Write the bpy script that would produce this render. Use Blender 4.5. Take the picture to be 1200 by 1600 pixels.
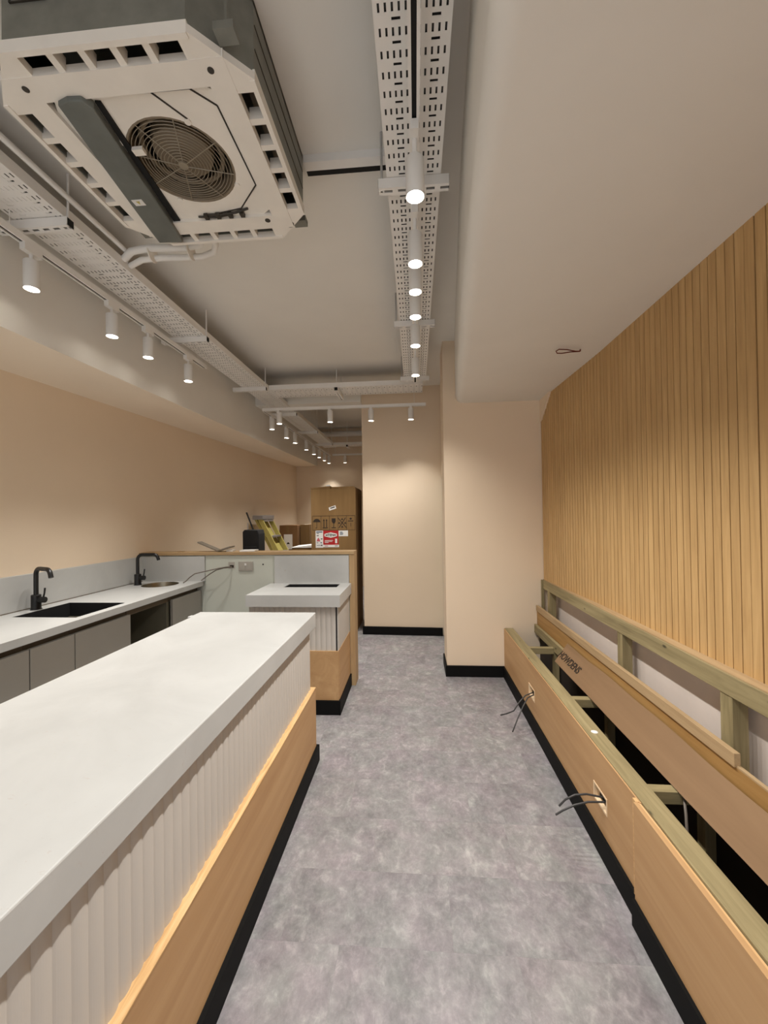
import bpy, bmesh, math, random
from mathutils import Vector, Matrix
random.seed(7)
sc = bpy.context.scene
for o in list(bpy.data.objects): bpy.data.objects.remove(o, do_unlink=True)
COL = sc.collection
PI = math.pi

# ------------------------------------------------------------------ camera
cam_d = bpy.data.cameras.new('camera'); cam = bpy.data.objects.new('camera', cam_d); COL.objects.link(cam)
cam_d.sensor_fit = 'VERTICAL'; cam_d.sensor_height = 36.0; cam_d.lens = 635.0 / 1600.0 * 36.0
cam_d.clip_start = 0.02; cam_d.clip_end = 60
RC = Matrix(((0.996863, -0.077676, 0.015163), (0.077792, 0.996943, -0.007247), (-0.014553, 0.008404, 0.999859)))
right, fwd, up = RC.col[0], RC.col[1], RC.col[2]
M = Matrix((right, up, -fwd)).transposed().to_4x4(); M.translation = (0, 0, 1.5)
cam.matrix_world = M
sc.camera = cam
# ------------------------------------------------------------------ world, exposure
w = bpy.data.worlds.new('world'); sc.world = w; w.use_nodes = True
w.node_tree.nodes['Background'].inputs[0].default_value = (0.93, 0.95, 1.0, 1)
w.node_tree.nodes['Background'].inputs[1].default_value = 0.85
sc.view_settings.view_transform = 'Standard'; sc.view_settings.look = 'None'
sc.view_settings.gamma = 1.0; sc.view_settings.use_curve_mapping = False
sc.view_settings.exposure = 0.70
LAMP_W = 27.0                        # watts of every ceiling spotlight
LAMP_COL = (1.0, 0.975, 0.935)
SPOT_DEG, SPOT_BLEND = 122, 1.0

# ------------------------------------------------------------------ materials
def srgb(r, g, b):
    f = lambda c: (c/255/12.92) if c/255 <= .04045 else ((c/255+.055)/1.055)**2.4
    return (f(r), f(g), f(b), 1)
class NT:
    def __init__(s, name):
        s.m = bpy.data.materials.new(name); s.m.use_nodes = True; s.t = s.m.node_tree
        s.p = s.t.nodes['Principled BSDF']
    def n(s, typ, **kw):
        nd = s.t.nodes.new(typ)
        for k, v in kw.items():
            if k.startswith('i_'): nd.inputs[k[2:].replace('_', ' ')].default_value = v
            else: setattr(nd, k, v)
        return nd
    def l(s, a, b): s.t.links.new(a, b)
    def coords(s, scale=(1, 1, 1), rand=False):
        tc = s.n('ShaderNodeTexCoord'); mp = s.n('ShaderNodeMapping'); mp.inputs['Scale'].default_value = scale
        src = tc.outputs['Object']
        if rand:
            oi = s.n('ShaderNodeObjectInfo'); mu = s.n('ShaderNodeMath', operation='MULTIPLY'); mu.inputs[1].default_value = 37.0
            s.l(oi.outputs['Random'], mu.inputs[0]); cb = s.n('ShaderNodeCombineXYZ')
            for k in range(3): s.l(mu.outputs[0], cb.inputs[k])
            ad = s.n('ShaderNodeVectorMath', operation='ADD'); s.l(src, ad.inputs[0]); s.l(cb.outputs[0], ad.inputs[1]); src = ad.outputs[0]
        s.l(src, mp.inputs['Vector']); return mp.outputs['Vector']
    def noise(s, vec, scale, detail=4, rough=.55, dist=0):
        nd = s.n('ShaderNodeTexNoise'); nd.inputs['Scale'].default_value = scale; nd.inputs['Detail'].default_value = detail
        nd.inputs['Roughness'].default_value = rough; nd.inputs['Distortion'].default_value = dist
        s.l(vec, nd.inputs['Vector']); return nd.outputs['Fac']
    def ramp(s, fac, stops):
        r = s.n('ShaderNodeValToRGB'); e = r.color_ramp.elements
        while len(e) < len(stops): e.new(.5)
        for el, (p, c) in zip(e, stops): el.position = p; el.color = c
        s.l(fac, r.inputs[0]); return r.outputs[0]
    def mix(s, fac, a, b, mode='MIX'):
        m = s.n('ShaderNodeMix', data_type='RGBA', blend_type=mode)
        for sock, v in ((m.inputs[0], fac), (m.inputs[6], a), (m.inputs[7], b)):
            if hasattr(v, 'is_linked'): s.l(v, sock)
            else: sock.default_value = v
        return m.outputs[2]
    def bump(s, h, strength, dist=.002):
        b = s.n('ShaderNodeBump'); b.inputs['Strength'].default_value = strength; b.inputs['Distance'].default_value = dist
        s.l(h, b.inputs['Height']); s.l(b.outputs[0], s.p.inputs['Normal'])
    def base(s, c):
        if hasattr(c, 'is_linked'): s.l(c, s.p.inputs['Base Color'])
        else: s.p.inputs['Base Color'].default_value = c
    def set(s, rough=.5, metal=0, spec=None):
        s.p.inputs['Roughness'].default_value = rough; s.p.inputs['Metallic'].default_value = metal
        if spec is not None: s.p.inputs['Specular IOR Level'].default_value = spec
        return s.m
def plain(name, c, rough=.5, metal=0, var=.06, scale=6, bump=0, spec=None):
    t = NT(name); v = t.coords(); f = t.noise(v, scale)
    d = tuple(max(0, x*(1-var)) for x in c[:3])+(1,); e = tuple(min(1, x*(1+var)) for x in c[:3])+(1,)
    t.base(t.ramp(f, [(.3, d), (.7, e)]))
    if bump: t.bump(t.noise(v, 90, 3), bump)
    return t.set(rough, metal, spec)
def wood(name, dark, mid, light, axis=1, rough=.6, fine=1.0, rand=False, knots=False, bump=.15):
    t = NT(name); sl = [14.0*fine]*3; sl[axis] = .9*fine
    v = t.coords(tuple(sl), rand); f = t.noise(v, 2.2, 6, .6, .6)
    c = t.ramp(f, [(.25, dark), (.5, mid), (.78, light)])
    if rand:
        oi = t.n('ShaderNodeObjectInfo'); r = t.ramp(oi.outputs['Random'], [(0, (.945, .94, .93, 1)), (1, (1.03, 1.03, 1.02, 1))])
        c = t.mix(1.0, c, r, 'MULTIPLY')
    if knots:
        v2 = t.coords((15, 6, 15)); vo = t.n('ShaderNodeTexVoronoi'); vo.inputs['Scale'].default_value = 1.0; t.l(v2, vo.inputs['Vector'])
        k = t.ramp(vo.outputs['Distance'], [(.05, (1, 1, 1, 1)), (.13, (0, 0, 0, 1))])
        c = t.mix(k, c, tuple(x*.35 for x in dark[:3])+(1,))
    t.base(c); t.bump(f, bump, .001); return t.set(rough)
MAT = {}
MAT['cream'] = plain('cream_wall_paint', srgb(236, 216, 190), .75, var=.02, scale=1.2, bump=.03)
MAT['white_ceiling'] = plain('ceiling_white_paint', srgb(240, 236, 228), .8, var=.03, scale=1.5, bump=.03)
MAT['greyplaster'] = plain('pale_grey_plaster', srgb(226, 214, 204), .85, var=.05, scale=5)
MAT['black_skirt'] = plain('black_skirting', srgb(13, 13, 13), .7, var=.1, spec=.15)
MAT['black'] = plain('matt_black_metal', srgb(16, 16, 17), .38, var=.1)
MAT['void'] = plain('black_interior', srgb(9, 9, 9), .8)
MAT['white_metal'] = plain('white_powder_coat', srgb(242, 239, 234), .45, var=.03)
MAT['white_plastic'] = plain('off_white_plastic', srgb(244, 238, 228), .5, var=.04)
MAT['steel'] = plain('brushed_steel', srgb(150, 140, 120), .3, 1.0)
MAT['galv'] = plain('galvanised_sheet', srgb(128, 128, 120), .5, .35, var=.12, scale=14)
MAT['galv_grey'] = plain('grey_control_box', srgb(112, 116, 112), .5, .2, var=.12, scale=9)
MAT['fan_dark'] = plain('dark_fan_plastic', srgb(52, 46, 38), .5)
MAT['fan_cone'] = plain('taupe_fan_hub', srgb(132, 118, 98), .5)
MAT['wire_grey'] = plain('guard_wire', srgb(150, 140, 122), .45, .2)
MAT['cable'] = plain('dark_grey_cable', srgb(52, 51, 50), .5)
MAT['cable_grey'] = plain('grey_cable', srgb(108, 98, 88), .55)
MAT['red_wire'] = plain('brown_red_wire', srgb(110, 52, 40), .5)
MAT['socket'] = plain('brushed_socket_plate', srgb(176, 170, 160), .42, .3)
MAT['white'] = plain('white_paper', srgb(232, 230, 226), .7, var=.02)
MAT['red'] = plain('red_print', srgb(178, 26, 30), .6)
MAT['ink'] = plain('black_ink', srgb(40, 28, 16), .7)
MAT['blueink'] = plain('blue_grey_ink', srgb(90, 105, 125), .7)
MAT['pinkink'] = plain('pink_print', srgb(190, 90, 100), .7)
MAT['pale_green'] = plain('pale_green_white_board', srgb(196, 198, 186), .55, var=.02)
MAT['door_white'] = plain('pale_grey_green_door', srgb(200, 202, 190), .5, var=.02)
MAT['fabric_black'] = plain('black_nylon', srgb(14, 14, 16), .8, var=.25, scale=20, bump=.2)
MAT['yellow'] = plain('yellow_green_fibreglass', srgb(186, 172, 96), .5, var=.1, scale=12)
MAT['alu'] = plain('dull_aluminium', srgb(160, 158, 160), .4, .6)
MAT['flute_white'] = plain('white_fluted_board', srgb(200, 194, 186), .6, var=.02, scale=4)
MAT['cab'] = plain('taupe_gloss_door', srgb(150, 145, 136), .28, var=.02)
MAT['cab_dark'] = plain('dark_olive_carcass', srgb(104, 100, 84), .6)
MAT['gap'] = plain('brown_shadow_rail', srgb(98, 86, 68), .7)
MAT['carton'] = wood('brown_carton', srgb(122, 92, 52), srgb(131, 100, 58), srgb(140, 109, 66), axis=2, rough=.8, fine=.4, bump=.03)
MAT['carton_dark'] = wood('brown_carton_darker', srgb(118, 84, 48), srgb(128, 92, 54), srgb(138, 102, 62), axis=2, rough=.8, fine=.4, bump=.03)
MAT['card_sheet'] = wood('tan_cardboard_sheet', srgb(122, 94, 65), srgb(131, 102, 72), srgb(140, 111, 80), axis=1, rough=.8, fine=.3, bump=.03)
MAT['ply'] = wood('birch_plywood_face', srgb(176, 136, 92), srgb(190, 151, 106), srgb(204, 167, 122), axis=1, rough=.6, fine=.35, bump=.04)
MAT['ply_orange'] = wood('orange_ply', srgb(150, 110, 60), srgb(168, 128, 74), srgb(186, 148, 94), axis=1, rough=.6, fine=.5, bump=.04)
MAT['pale_edge'] = plain('pale_cut_edge', srgb(236, 208, 170), .7)
MAT['ply_edge'] = wood('plywood_edge', srgb(176, 134, 84), srgb(208, 168, 116), srgb(226, 190, 142), axis=1, rough=.7, fine=3)
MAT['pine'] = wood('treated_pine', srgb(118, 106, 74), srgb(148, 134, 97), srgb(172, 157, 118), axis=1, rough=.7, knots=True)
MAT['pine_z'] = wood('treated_pine_upright', srgb(118, 106, 74), srgb(148, 134, 97), srgb(172, 157, 118), axis=2, rough=.7)
MAT['pine_x'] = wood('treated_pine_cross', srgb(118, 106, 74), srgb(148, 134, 97), srgb(172, 157, 118), axis=0, rough=.7)
MAT['pine_pale'] = wood('pale_pine_batten', srgb(160, 132, 96), srgb(178, 150, 112), srgb(192, 166, 128), axis=1, rough=.7)
MAT['oak'] = wood('oak_slat', srgb(182, 145, 94), srgb(200, 162, 109), srgb(216, 180, 126), axis=2, rough=.6, fine=1.2, rand=True)
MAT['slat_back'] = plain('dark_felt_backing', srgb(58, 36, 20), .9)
MAT['bench_shade'] = plain('dark_brown_painted_shade', srgb(44, 34, 25), .85)  # dark colour standing in for the shade inside the bench
MAT['cap'] = wood('raw_mdf_cap', srgb(160, 130, 92), srgb(176, 146, 106), srgb(190, 162, 122), axis=0, rough=.75)
MAT['cap_z'] = wood('raw_mdf_end', srgb(160, 130, 92), srgb(176, 146, 106), srgb(190, 162, 122), axis=2, rough=.75)
# quartz worktop
t = NT('white_quartz'); v = t.coords(); f = t.noise(v, 2.0, 5, .6, 1.2)
c = t.ramp(f, [(.35, srgb(183, 183, 180)), (.65, srgb(193, 193, 190))])
vo = t.noise(t.coords((26, 60, 30)), 1.6, 3, .6, .8); k = t.ramp(vo, [(.67, (0, 0, 0, 1)), (.74, (.42, .42, .42, 1))])
c = t.mix(k, c, srgb(176, 162, 154)); t.base(c); MAT['quartz'] = t.set(.32, 0, .4)
# floor tile
t = NT('grey_stone_vinyl'); v = t.coords((1, 1, 1), True)
f1 = t.noise(v, 5.0, 6, .62, .3); f2 = t.noise(t.coords((1.2, .9, 1), True), 40, 8, .74, .3); f3 = t.noise(t.coords((1, 1, 1), True), 7, 4, .55); f4 = t.noise(t.coords((1.15, .85, 1), True), 14, 6, .66, .5)
c = t.ramp(f1, [(.30, srgb(106, 105, 107)), (.5, srgb(138, 136, 138)), (.70, srgb(170, 168, 169))])
c2 = t.ramp(f2, [(.32, srgb(92, 89, 91)), (.5, srgb(138, 136, 137)), (.68, srgb(196, 194, 192))])
c3 = t.ramp(f4, [(.34, srgb(102, 100, 102)), (.55, srgb(140, 138, 140)), (.68, srgb(190, 188, 187))])
c = t.mix(.40, c, c2); c = t.mix(.36, c, c3); hue = t.ramp(f3, [(.35, (1.03, .96, .985, 1)), (.65, (.97, 1.0, .96, 1))]); c = t.mix(1.0, c, hue, 'MULTIPLY')
oi = t.n('ShaderNodeObjectInfo'); rv = t.ramp(oi.outputs['Random'], [(0, (.93, .93, .94, 1)), (.5, (.98, .975, .98, 1)), (1, (1.04, 1.03, 1.02, 1))])
c = t.mix(1.0, c, rv, 'MULTIPLY'); t.base(c); t.bump(f2, .06, .001); MAT['floor'] = t.set(.5)
def emis(name, col, s):
    m = bpy.data.materials.new(name); m.use_nodes = True; n = m.node_tree; n.nodes.clear()
    e = n.nodes.new('ShaderNodeEmission'); e.inputs[0].default_value = col; e.inputs[1].default_value = s
    o = n.nodes.new('ShaderNodeOutputMaterial'); n.links.new(e.outputs[0], o.inputs[0]); return m
MAT['lamp'] = emis('lit_lamp_face', (1, .95, .84, 1), 14)

# ------------------------------------------------------------------ mesh builder
class MB:
    def __init__(s): s.v = []; s.f = []
    def add(s, vs, fs):
        b = len(s.v); s.v += [tuple(x) for x in vs]; s.f += [tuple(i+b for i in f) for f in fs]; return s
    def box(s, x0, x1, y0, y1, z0, z1):
        return s.add([(x0,y0,z0),(x1,y0,z0),(x1,y1,z0),(x0,y1,z0),(x0,y0,z1),(x1,y0,z1),(x1,y1,z1),(x0,y1,z1)],
                     [(0,3,2,1),(4,5,6,7),(0,1,5,4),(1,2,6,5),(2,3,7,6),(3,0,4,7)])
    def hexa(s, b, t):      # four bottom and four top corners, same winding (counter-clockwise from above)
        return s.add(list(b)+list(t), [(0,3,2,1),(4,5,6,7),(0,1,5,4),(1,2,6,5),(2,3,7,6),(3,0,4,7)])
    def prism(s, poly, axis, a, b):  # poly 2D counter-clockwise, extruded along axis
        n = len(poly)
        def mk(p, h): return {0:(h,p[0],p[1]), 1:(p[0],h,p[1]), 2:(p[0],p[1],h)}[axis]
        vs = [mk(p,a) for p in poly]+[mk(p,b) for p in poly]
        fs = [tuple(range(n-1,-1,-1)), tuple(range(n,2*n))]+[(i,(i+1)%n,n+(i+1)%n,n+i) for i in range(n)]
        return s.add(vs, fs)
    def tube(s, pts, r, n=10, cap=True):
        pts = [Vector(p) for p in pts]; rs = r if isinstance(r, (list,tuple)) else [r]*len(pts); rings = []
        up0 = None
        for i, p in enumerate(pts):
            d = (pts[min(i+1,len(pts)-1)]-pts[max(i-1,0)]).normalized()
            if up0 is None: up0 = Vector((0,0,1)) if abs(d.z) < .9 else Vector((1,0,0))
            a = d.cross(up0).normalized(); bb = a.cross(d).normalized(); up0 = bb
            rings.append([p+(a*math.cos(2*PI*k/n)+bb*math.sin(2*PI*k/n))*rs[i] for k in range(n)])
        vs = [q for rg in rings for q in rg]; fs = []
        for i in range(len(pts)-1):
            for k in range(n): fs.append((i*n+k, i*n+(k+1)%n, (i+1)*n+(k+1)%n, (i+1)*n+k))
        if cap: fs += [tuple(range(n-1,-1,-1)), tuple((len(pts)-1)*n+k for k in range(n))]
        return s.add(vs, fs)
    def cyl(s, p0, p1, r, n=20): return s.tube([p0, p1], r, n)
    def lathe(s, c, prof, n=28):     # about vertical axis, prof = [(r,z)]
        vs = []; fs = []; m = len(prof)
        for k in range(n):
            a = 2*PI*k/n
            for r, z in prof: vs.append((c[0]+r*math.cos(a), c[1]+r*math.sin(a), c[2]+z))
        for k in range(n):
            for i in range(m-1): fs.append((k*m+i, ((k+1)%n)*m+i, ((k+1)%n)*m+i+1, k*m+i+1))
        return s.add(vs, fs)
    def ring(s, c, R, r, n=40, k=6):  # torus in the horizontal plane
        pts = [(c[0]+R*math.cos(2*PI*i/n), c[1]+R*math.sin(2*PI*i/n), c[2]) for i in range(n)]
        vs = []; fs = []
        for i in range(n):
            a = 2*PI*i/n
            for j in range(k):
                b = 2*PI*j/k; vs.append((c[0]+(R+r*math.cos(b))*math.cos(a), c[1]+(R+r*math.cos(b))*math.sin(a), c[2]+r*math.sin(b)))
        for i in range(n):
            for j in range(k): fs.append((i*k+j, ((i+1)%n)*k+j, ((i+1)%n)*k+(j+1)%k, i*k+(j+1)%k))
        return s.add(vs, fs)
def wloc(o):
    v = Vector((0,0,0))
    while o is not None: v += o.location; o = o.parent
    return v
def put(name, mb, mat, parent=None, smooth=False, bevel=0, label=None, loc=None):
    """one mesh object; coordinates in mb are world coordinates"""
    me = bpy.data.meshes.new(name)
    org = Vector(loc) if loc else (wloc(parent) if parent else Vector((0,0,0)))
    me.from_pydata([tuple(Vector(v)-org) for v in mb.v], [], mb.f); me.validate()
    bm = bmesh.new(); bm.from_mesh(me)
    bmesh.ops.recalc_face_normals(bm, faces=bm.faces) if not getattr(mb, 'keep', False) else None
    bm.to_mesh(me); bm.free()
    if smooth:
        me.polygons.foreach_set('use_smooth', [True]*len(me.polygons)); me.set_sharp_from_angle(angle=math.radians(38))
    me.materials.append(MAT[mat])
    o = bpy.data.objects.new(name, me); COL.objects.link(o)
    if parent: o.parent = parent; o.location = org-wloc(parent)
    else: o.location = org
    if bevel:
        b = o.modifiers.new('bevel', 'BEVEL'); b.width = bevel; b.segments = 2; b.limit_method = 'ANGLE'; b.angle_limit = math.radians(40)
    if label: o['label'] = label
    return o
def tag(o, label, cat, group=None):
    o['label'] = label; o['category'] = cat
    if group: o['group'] = group
    return o
def thing(name, label, cat, loc, group=None):
    o = bpy.data.objects.new(name, None); COL.objects.link(o); o.location = loc; o.empty_display_size = .05
    return tag(o, label, cat, group)
def struct(name, mb, mat, **k):
    o = put(name, mb, mat, **k); o['kind'] = 'structure'; return o
def text_mesh(body, size):
    cu = bpy.data.curves.new('lettering', 'FONT'); cu.body = body; cu.size = size; cu.extrude = .0004; cu.offset = size*.02; cu.align_x = 'CENTER'; cu.align_y = 'CENTER'
    ob = bpy.data.objects.new('lettering_tmp', cu); COL.objects.link(ob)
    me = bpy.data.meshes.new_from_object(ob.evaluated_get(bpy.context.evaluated_depsgraph_get()))
    bpy.data.objects.remove(ob); return me
def lettering(body, size, mat, parent, mtx_world, name='lettering'):
    me = text_mesh(body, size); me.name = name
    m = mtx_world.copy(); m.translation = m.translation-wloc(parent); me.transform(m)
    me.materials.clear(); me.materials.append(MAT[mat])
    o = bpy.data.objects.new(name, me); COL.objects.link(o); o.parent = parent; return o

# ================================================================== THE ROOM
XL, XR, YN, YB = -2.555, 1.232, -2.0, 8.6
ZC, ZCB, ZS = 3.12, 3.38, 2.535
floor = struct('floor', MB().box(XL-.1, XR+.1, YN-.1, YB+.1, -.12, -.003), 'floor')
TL, TW = .61, .2985
tile_me = {}
def tile(x0, x1, y0, y1):
    key = round(x1-x0, 4), round(y1-y0, 4)
    if key not in tile_me:
        mb = MB().box(-(x1-x0)/2+.00007, (x1-x0)/2-.00007, -(y1-y0)/2+.00007, (y1-y0)/2-.00007, -.004, 0)
        me = bpy.data.meshes.new('floor_tile'); me.from_pydata(mb.v, [], mb.f); me.materials.append(MAT['floor']); tile_me[key] = me
    o = bpy.data.objects.new('floor_tile', tile_me[key]); COL.objects.link(o); o.parent = floor; o.location = ((x0+x1)/2, (y0+y1)/2, 0)
offs = {0: .40, -1: .108, 3: -.125, 1: .25, 2: .02, 4: .33}
for k in range(-6, 11):
    y0 = 1.715+k*TW; off = offs.get(k, random.uniform(0, .6)); xa, xb = -.66, (.86 if y0 < 3.7 else .42)
    if y0 > 4.7: xa = -.66
    x = off-6*TL
    while x < xb:
        a, b = max(x, xa), min(x+TL, xb)
        if b-a > .01: tile(a, b, y0, min(y0+TW, 5.08))
        x += TL
struct('wall_left', MB().box(XL-.1, XL, YN, YB, 0, 3.5), 'cream')
struct('wall_back', MB().box(XL, XR+.4, YB, YB+.1, 0, 3.5), 'cream')
fw = MB().box(XL, XR, YN-.1, YN, 2.62, 3.5); fw.box(XL, XL+.12, YN-.1, YN, 0, 2.62); fw.box(XR-.12, XR, YN-.1, YN, 0, 2.62)
struct('wall_front', fw, 'cream')
wn = MB()
for x in (-2.435, -1.22, -.02, 1.072): wn.box(x, x+.04, YN-.08, YN-.03, 0, 2.62)
wn.box(-2.435, 1.112, YN-.08, YN-.03, 2.58, 2.62); wn.box(-2.435, 1.112, YN-.08, YN-.03, 0, .12)
struct('window_added_fill', wn, 'black')  # invented, unseen shopfront frame; its opening is added to let in sky fill
struct('wall_right', MB().box(XR, XR+.1, YN, 3.82, 0, 3.2), 'greyplaster')
# projecting wall at the end of the bench, its return, the opening behind it
struct('wall_right_return', MB().box(.27, XR+.1, 3.82, 4.15, 0, ZC), 'cream')
struct('wall_right_recess', MB().box(.75, .85, 4.15, 5.1, 0, ZC), 'cream')
struct('wall_far', MB().prism([(-.669,5.14),(.8,5.08),(.8,8.6),(-.669,8.6)], 2, 0, 3.4), 'cream')
struct('wall_door_head', MB().box(.322, .8, 4.86, 5.10, 1.96, ZC), 'cream')
d1 = struct('door_1', MB().box(.33, .41, 4.85, 5.09, .1, 1.96), 'door_white')
put('door_panel', MB().box(.41, .75, 4.93, 4.97, .1, 1.93), 'door_white', d1)
# ceilings, downstand beam, bulkheads
struct('ceiling', MB().box(XL-.1, XR+.1, YN-.1, 5.2, ZC, ZC+.3), 'white_ceiling')
struct('ceiling_rear', MB().box(XL, -.6, 5.2, YB, ZCB, ZCB+.1), 'white_ceiling')
struct('trim_1', MB().box(-2.03, -.669, 5.05, 5.35, 2.93, 3.5), 'white_ceiling')          # downstand beam
struct('trim_2', MB().prism([(3.55,ZS),(3.82,ZS),(3.82,2.335),(3.795,2.335)], 0, 1.147, XR), 'cream')
def zs(y): return 2.44+(y-2.3)*(2.58-2.44)/6.3
def xe(y): return -1.96+(y-1.8)*(-.14)/6.89
ya, yb = YN, YB
bl = MB().hexa([(XL,ya,zs(ya)),(xe(ya),ya,zs(ya)),(xe(yb),yb,zs(yb)),(XL,yb,zs(yb))], [(XL,ya,3.45),(xe(ya),ya,3.45),(xe(yb),yb,3.45),(XL,yb,3.45)])
bulk = struct('wall_bulkhead_left', bl, 'white_ceiling')
MAT['pale_cream'] = plain('pale_cream_paint', srgb(246, 232, 212), .75, var=.02, scale=1.2)
bulk.data.materials.append(MAT['pale_cream'])
for p in bulk.data.polygons:
    if p.normal.z < -.9: p.material_index = 1
def xr(y): return .175 if y < .9 else .175+(y-.9)*.06/1.05 if y < 1.95 else .235+(y-1.95)*.15/1.87
brm = MB(); path = [YN, -.5, .4]+[.9+i*.292 for i in range(11)]; rad = .07; prof_n = 0
for y in path:
    x = xr(y); pr_ = [(XR, ZS), (x+rad, ZS)]+[(x+rad-rad*math.sin(PI/2*k/6), ZS+rad-rad*math.cos(PI/2*k/6)) for k in range(1, 6)]+[(x, ZS+rad), (x, ZC), (XR, ZC)]
    prof_n = len(pr_); brm.v += [(u, y, q) for u, q in pr_]
for i in range(len(path)-1):
    for k in range(prof_n): brm.f.append((i*prof_n+k, i*prof_n+(k+1) % prof_n, (i+1)*prof_n+(k+1) % prof_n, (i+1)*prof_n+k))
brm.f += [tuple(range(prof_n)), tuple(range((len(path)-1)*prof_n, len(path)*prof_n))]
struct('wall_bulkhead_right', brm, 'white_ceiling', smooth=True)
# skirtings
struct('baseboard_far', MB().prism([(-.69,5.116),(.313,5.072),(.313,5.09),(-.69,5.14)], 2, 0, .098), 'black_skirt')
struct('baseboard_door', MB().box(.318, .60, 4.832, 4.86, 0, .1), 'black_skirt')
struct('baseboard_return', MB().box(.256, .79, 3.803, 3.82, 0, .1), 'black_skirt')
struct('baseboard_return_side', MB().box(.256, .27, 3.82, 4.15, 0, .1), 'black_skirt')
# rear service pipe along the back wall
p = put('service_pipe', MB().tube([(-2.05, 8.5, 3.24), (-.7, 8.5, 3.24)], .055, 14), 'white_metal', smooth=True)
tag(p, 'horizontal white service pipe high on the back wall', 'pipe')

# ---------------------------------------------------------------- partition wall behind the counters
YP = 3.58
pw = struct('wall_partition', MB().box(XL, -.596, YP+.012, YP+.14, 0, 1.160), 'pale_green')
put('cap', MB().box(XL, -.55, YP-.012, YP+.155, 1.160, 1.186), 'cap', pw, bevel=.002)
put('end_board', MB().box(-.596, -.55, YP-.006, YP+.155, 0, 1.160), 'cap_z', pw, bevel=.002)
put('board', MB().box(-1.922, -1.29, YP, YP+.012, 0, 1.156), 'pale_green', pw)
put('board', MB().box(-1.29, -.597, YP+.003, YP+.012, 0, 1.156), 'pale_green', pw)
put('screw_hole', MB().cyl((-1.382, YP-.001, 1.073), (-1.382, YP+.006, 1.073), .007, 12), 'void', pw)

# ================================================================== FRONT SERVICE COUNTER
def flute(xmin, n, pitch, fn, depth, z0, z1, per=8):
    """scalloped face; fn(s, d) gives the (x, y) of a point s along, d proud"""
    mb = MB(); vs = []; m = n*per
    for i in range(m+1):
        s = xmin+i*pitch/per; d = depth*abs(math.sin(PI*i/per))**.8
        x, y = fn(s, d); vs += [(x, y, z0), (x, y, z1)]
    e0, e1 = fn(xmin, -.012), fn(xmin+n*pitch, -.012)
    k = len(vs); vs += [(*e0, z0), (*e0, z1), (*e1, z0), (*e1, z1)]
    fs = [(2*i, 2*i+2, 2*i+3, 2*i+1) for i in range(m)]
    top = [2*i+1 for i in range(m+1)]; bot = [2*i for i in range(m+1)]
    fs += [tuple(top+[k+3, k+1]), tuple(reversed(bot+[k+2, k])), (k, k+1, k+3, k+2), (0, 1, k+1, k), (2*m, 2*m+1, k+3, k+2)]
    return mb.add(vs, fs)
YC0, YC1 = -.5, 2.485
sc_ = thing('service_counter', 'long white quartz topped service counter with fluted side and plywood base', 'counter', (-1.0, 1.0, 0))
top = [(-1.36,YC0),(-.628,YC0),(-.628,YC1),(-1.372,YC1),(-1.372,2.40),(-1.385,2.40),(-1.385,2.36),(-1.36,2.36)]
put('worktop', MB().prism(top, 2, .815, .905), 'quartz', sc_, bevel=.004)
put('carcass', MB().box(-1.33, -.672, YC0, 2.45, 0, .815), 'flute_white', sc_)
put('fluted_panel', flute(YC0+.02, 73, .04, lambda s, d: (-.6565+d, s), .0045, .45, .815), 'flute_white', sc_)
put('plywood_panel', MB().box(-.663, -.628, YC0, 2.462, .0, .447), 'ply', sc_, bevel=.001)
put('plywood_edge', MB().box(-.663, -.6265, YC0, 2.463, .447, .452), 'ply_edge', sc_)
put('plinth', MB().box(-.640, -.612, YC0, 2.475, 0, .097), 'black_skirt', sc_)

# ================================================================== FAR TILL COUNTER
tc = thing('till_counter', 'small white fluted counter with black recess in its top against the partition', 'counter', (-.95, 3.3, 0))
hx0, hx1, hy0, hy1 = -1.124, -.67, 3.367, 3.535
wt = MB()
for (x0,x1,y0,y1) in ((-1.307,-.578,3.02,hy0),(-1.307,hx0,hy0,hy1),(hx1,-.578,hy0,hy1),(-1.307,-.578,hy1,3.568)): wt.box(x0,x1,y0,y1,.816,.905)
put('worktop', wt, 'quartz', tc)
rc = MB(); rc.box(hx0,hx1,hy0,hy1,.70,.712); rc.box(hx0,hx0+.004,hy0,hy1,.712,.9); rc.box(hx1-.004,hx1,hy0,hy1,.712,.9); rc.box(hx0,hx1,hy0,hy0+.004,.712,.9); rc.box(hx0,hx1,hy1-.004,hy1,.712,.9)
put('recess_liner', rc, 'void', tc)
put('upstand', MB().box(-1.272, -.598, 3.568, 3.582, .902, 1.150), 'quartz', tc)
put('carcass', MB().box(-1.29, -.612, 3.08, 3.57, 0, .69), 'flute_white', tc)
put('carcass_rail', MB().box(-1.29, -.612, 3.08, 3.10, .69, .816), 'flute_white', tc)
put('fluted_panel', flute(-1.30, 17, .04, lambda s, d: (s, 3.066-d), .006, .475, .816), 'flute_white', tc)
put('gap_strip', MB().box(-.618, -.609, 3.062, 3.080, .475, .816), 'void', tc)
put('side_panel', MB().box(-.612, -.600, 3.066, 3.565, .475, .806), 'flute_white', tc)
put('plywood_panel', MB().box(-1.30, -.600, 3.050, 3.072, 0, .475), 'ply', tc)
put('plywood_panel', MB().box(-.606, -.597, 3.072, 3.573, 0, .478), 'ply', tc)
pl = MB().box(-1.30, -.586, 3.036, 3.052, 0, .105); pl.box(-.600, -.586, 3.052, 3.573, 0, .105)
put('plinth', pl, 'black_skirt', tc)

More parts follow.
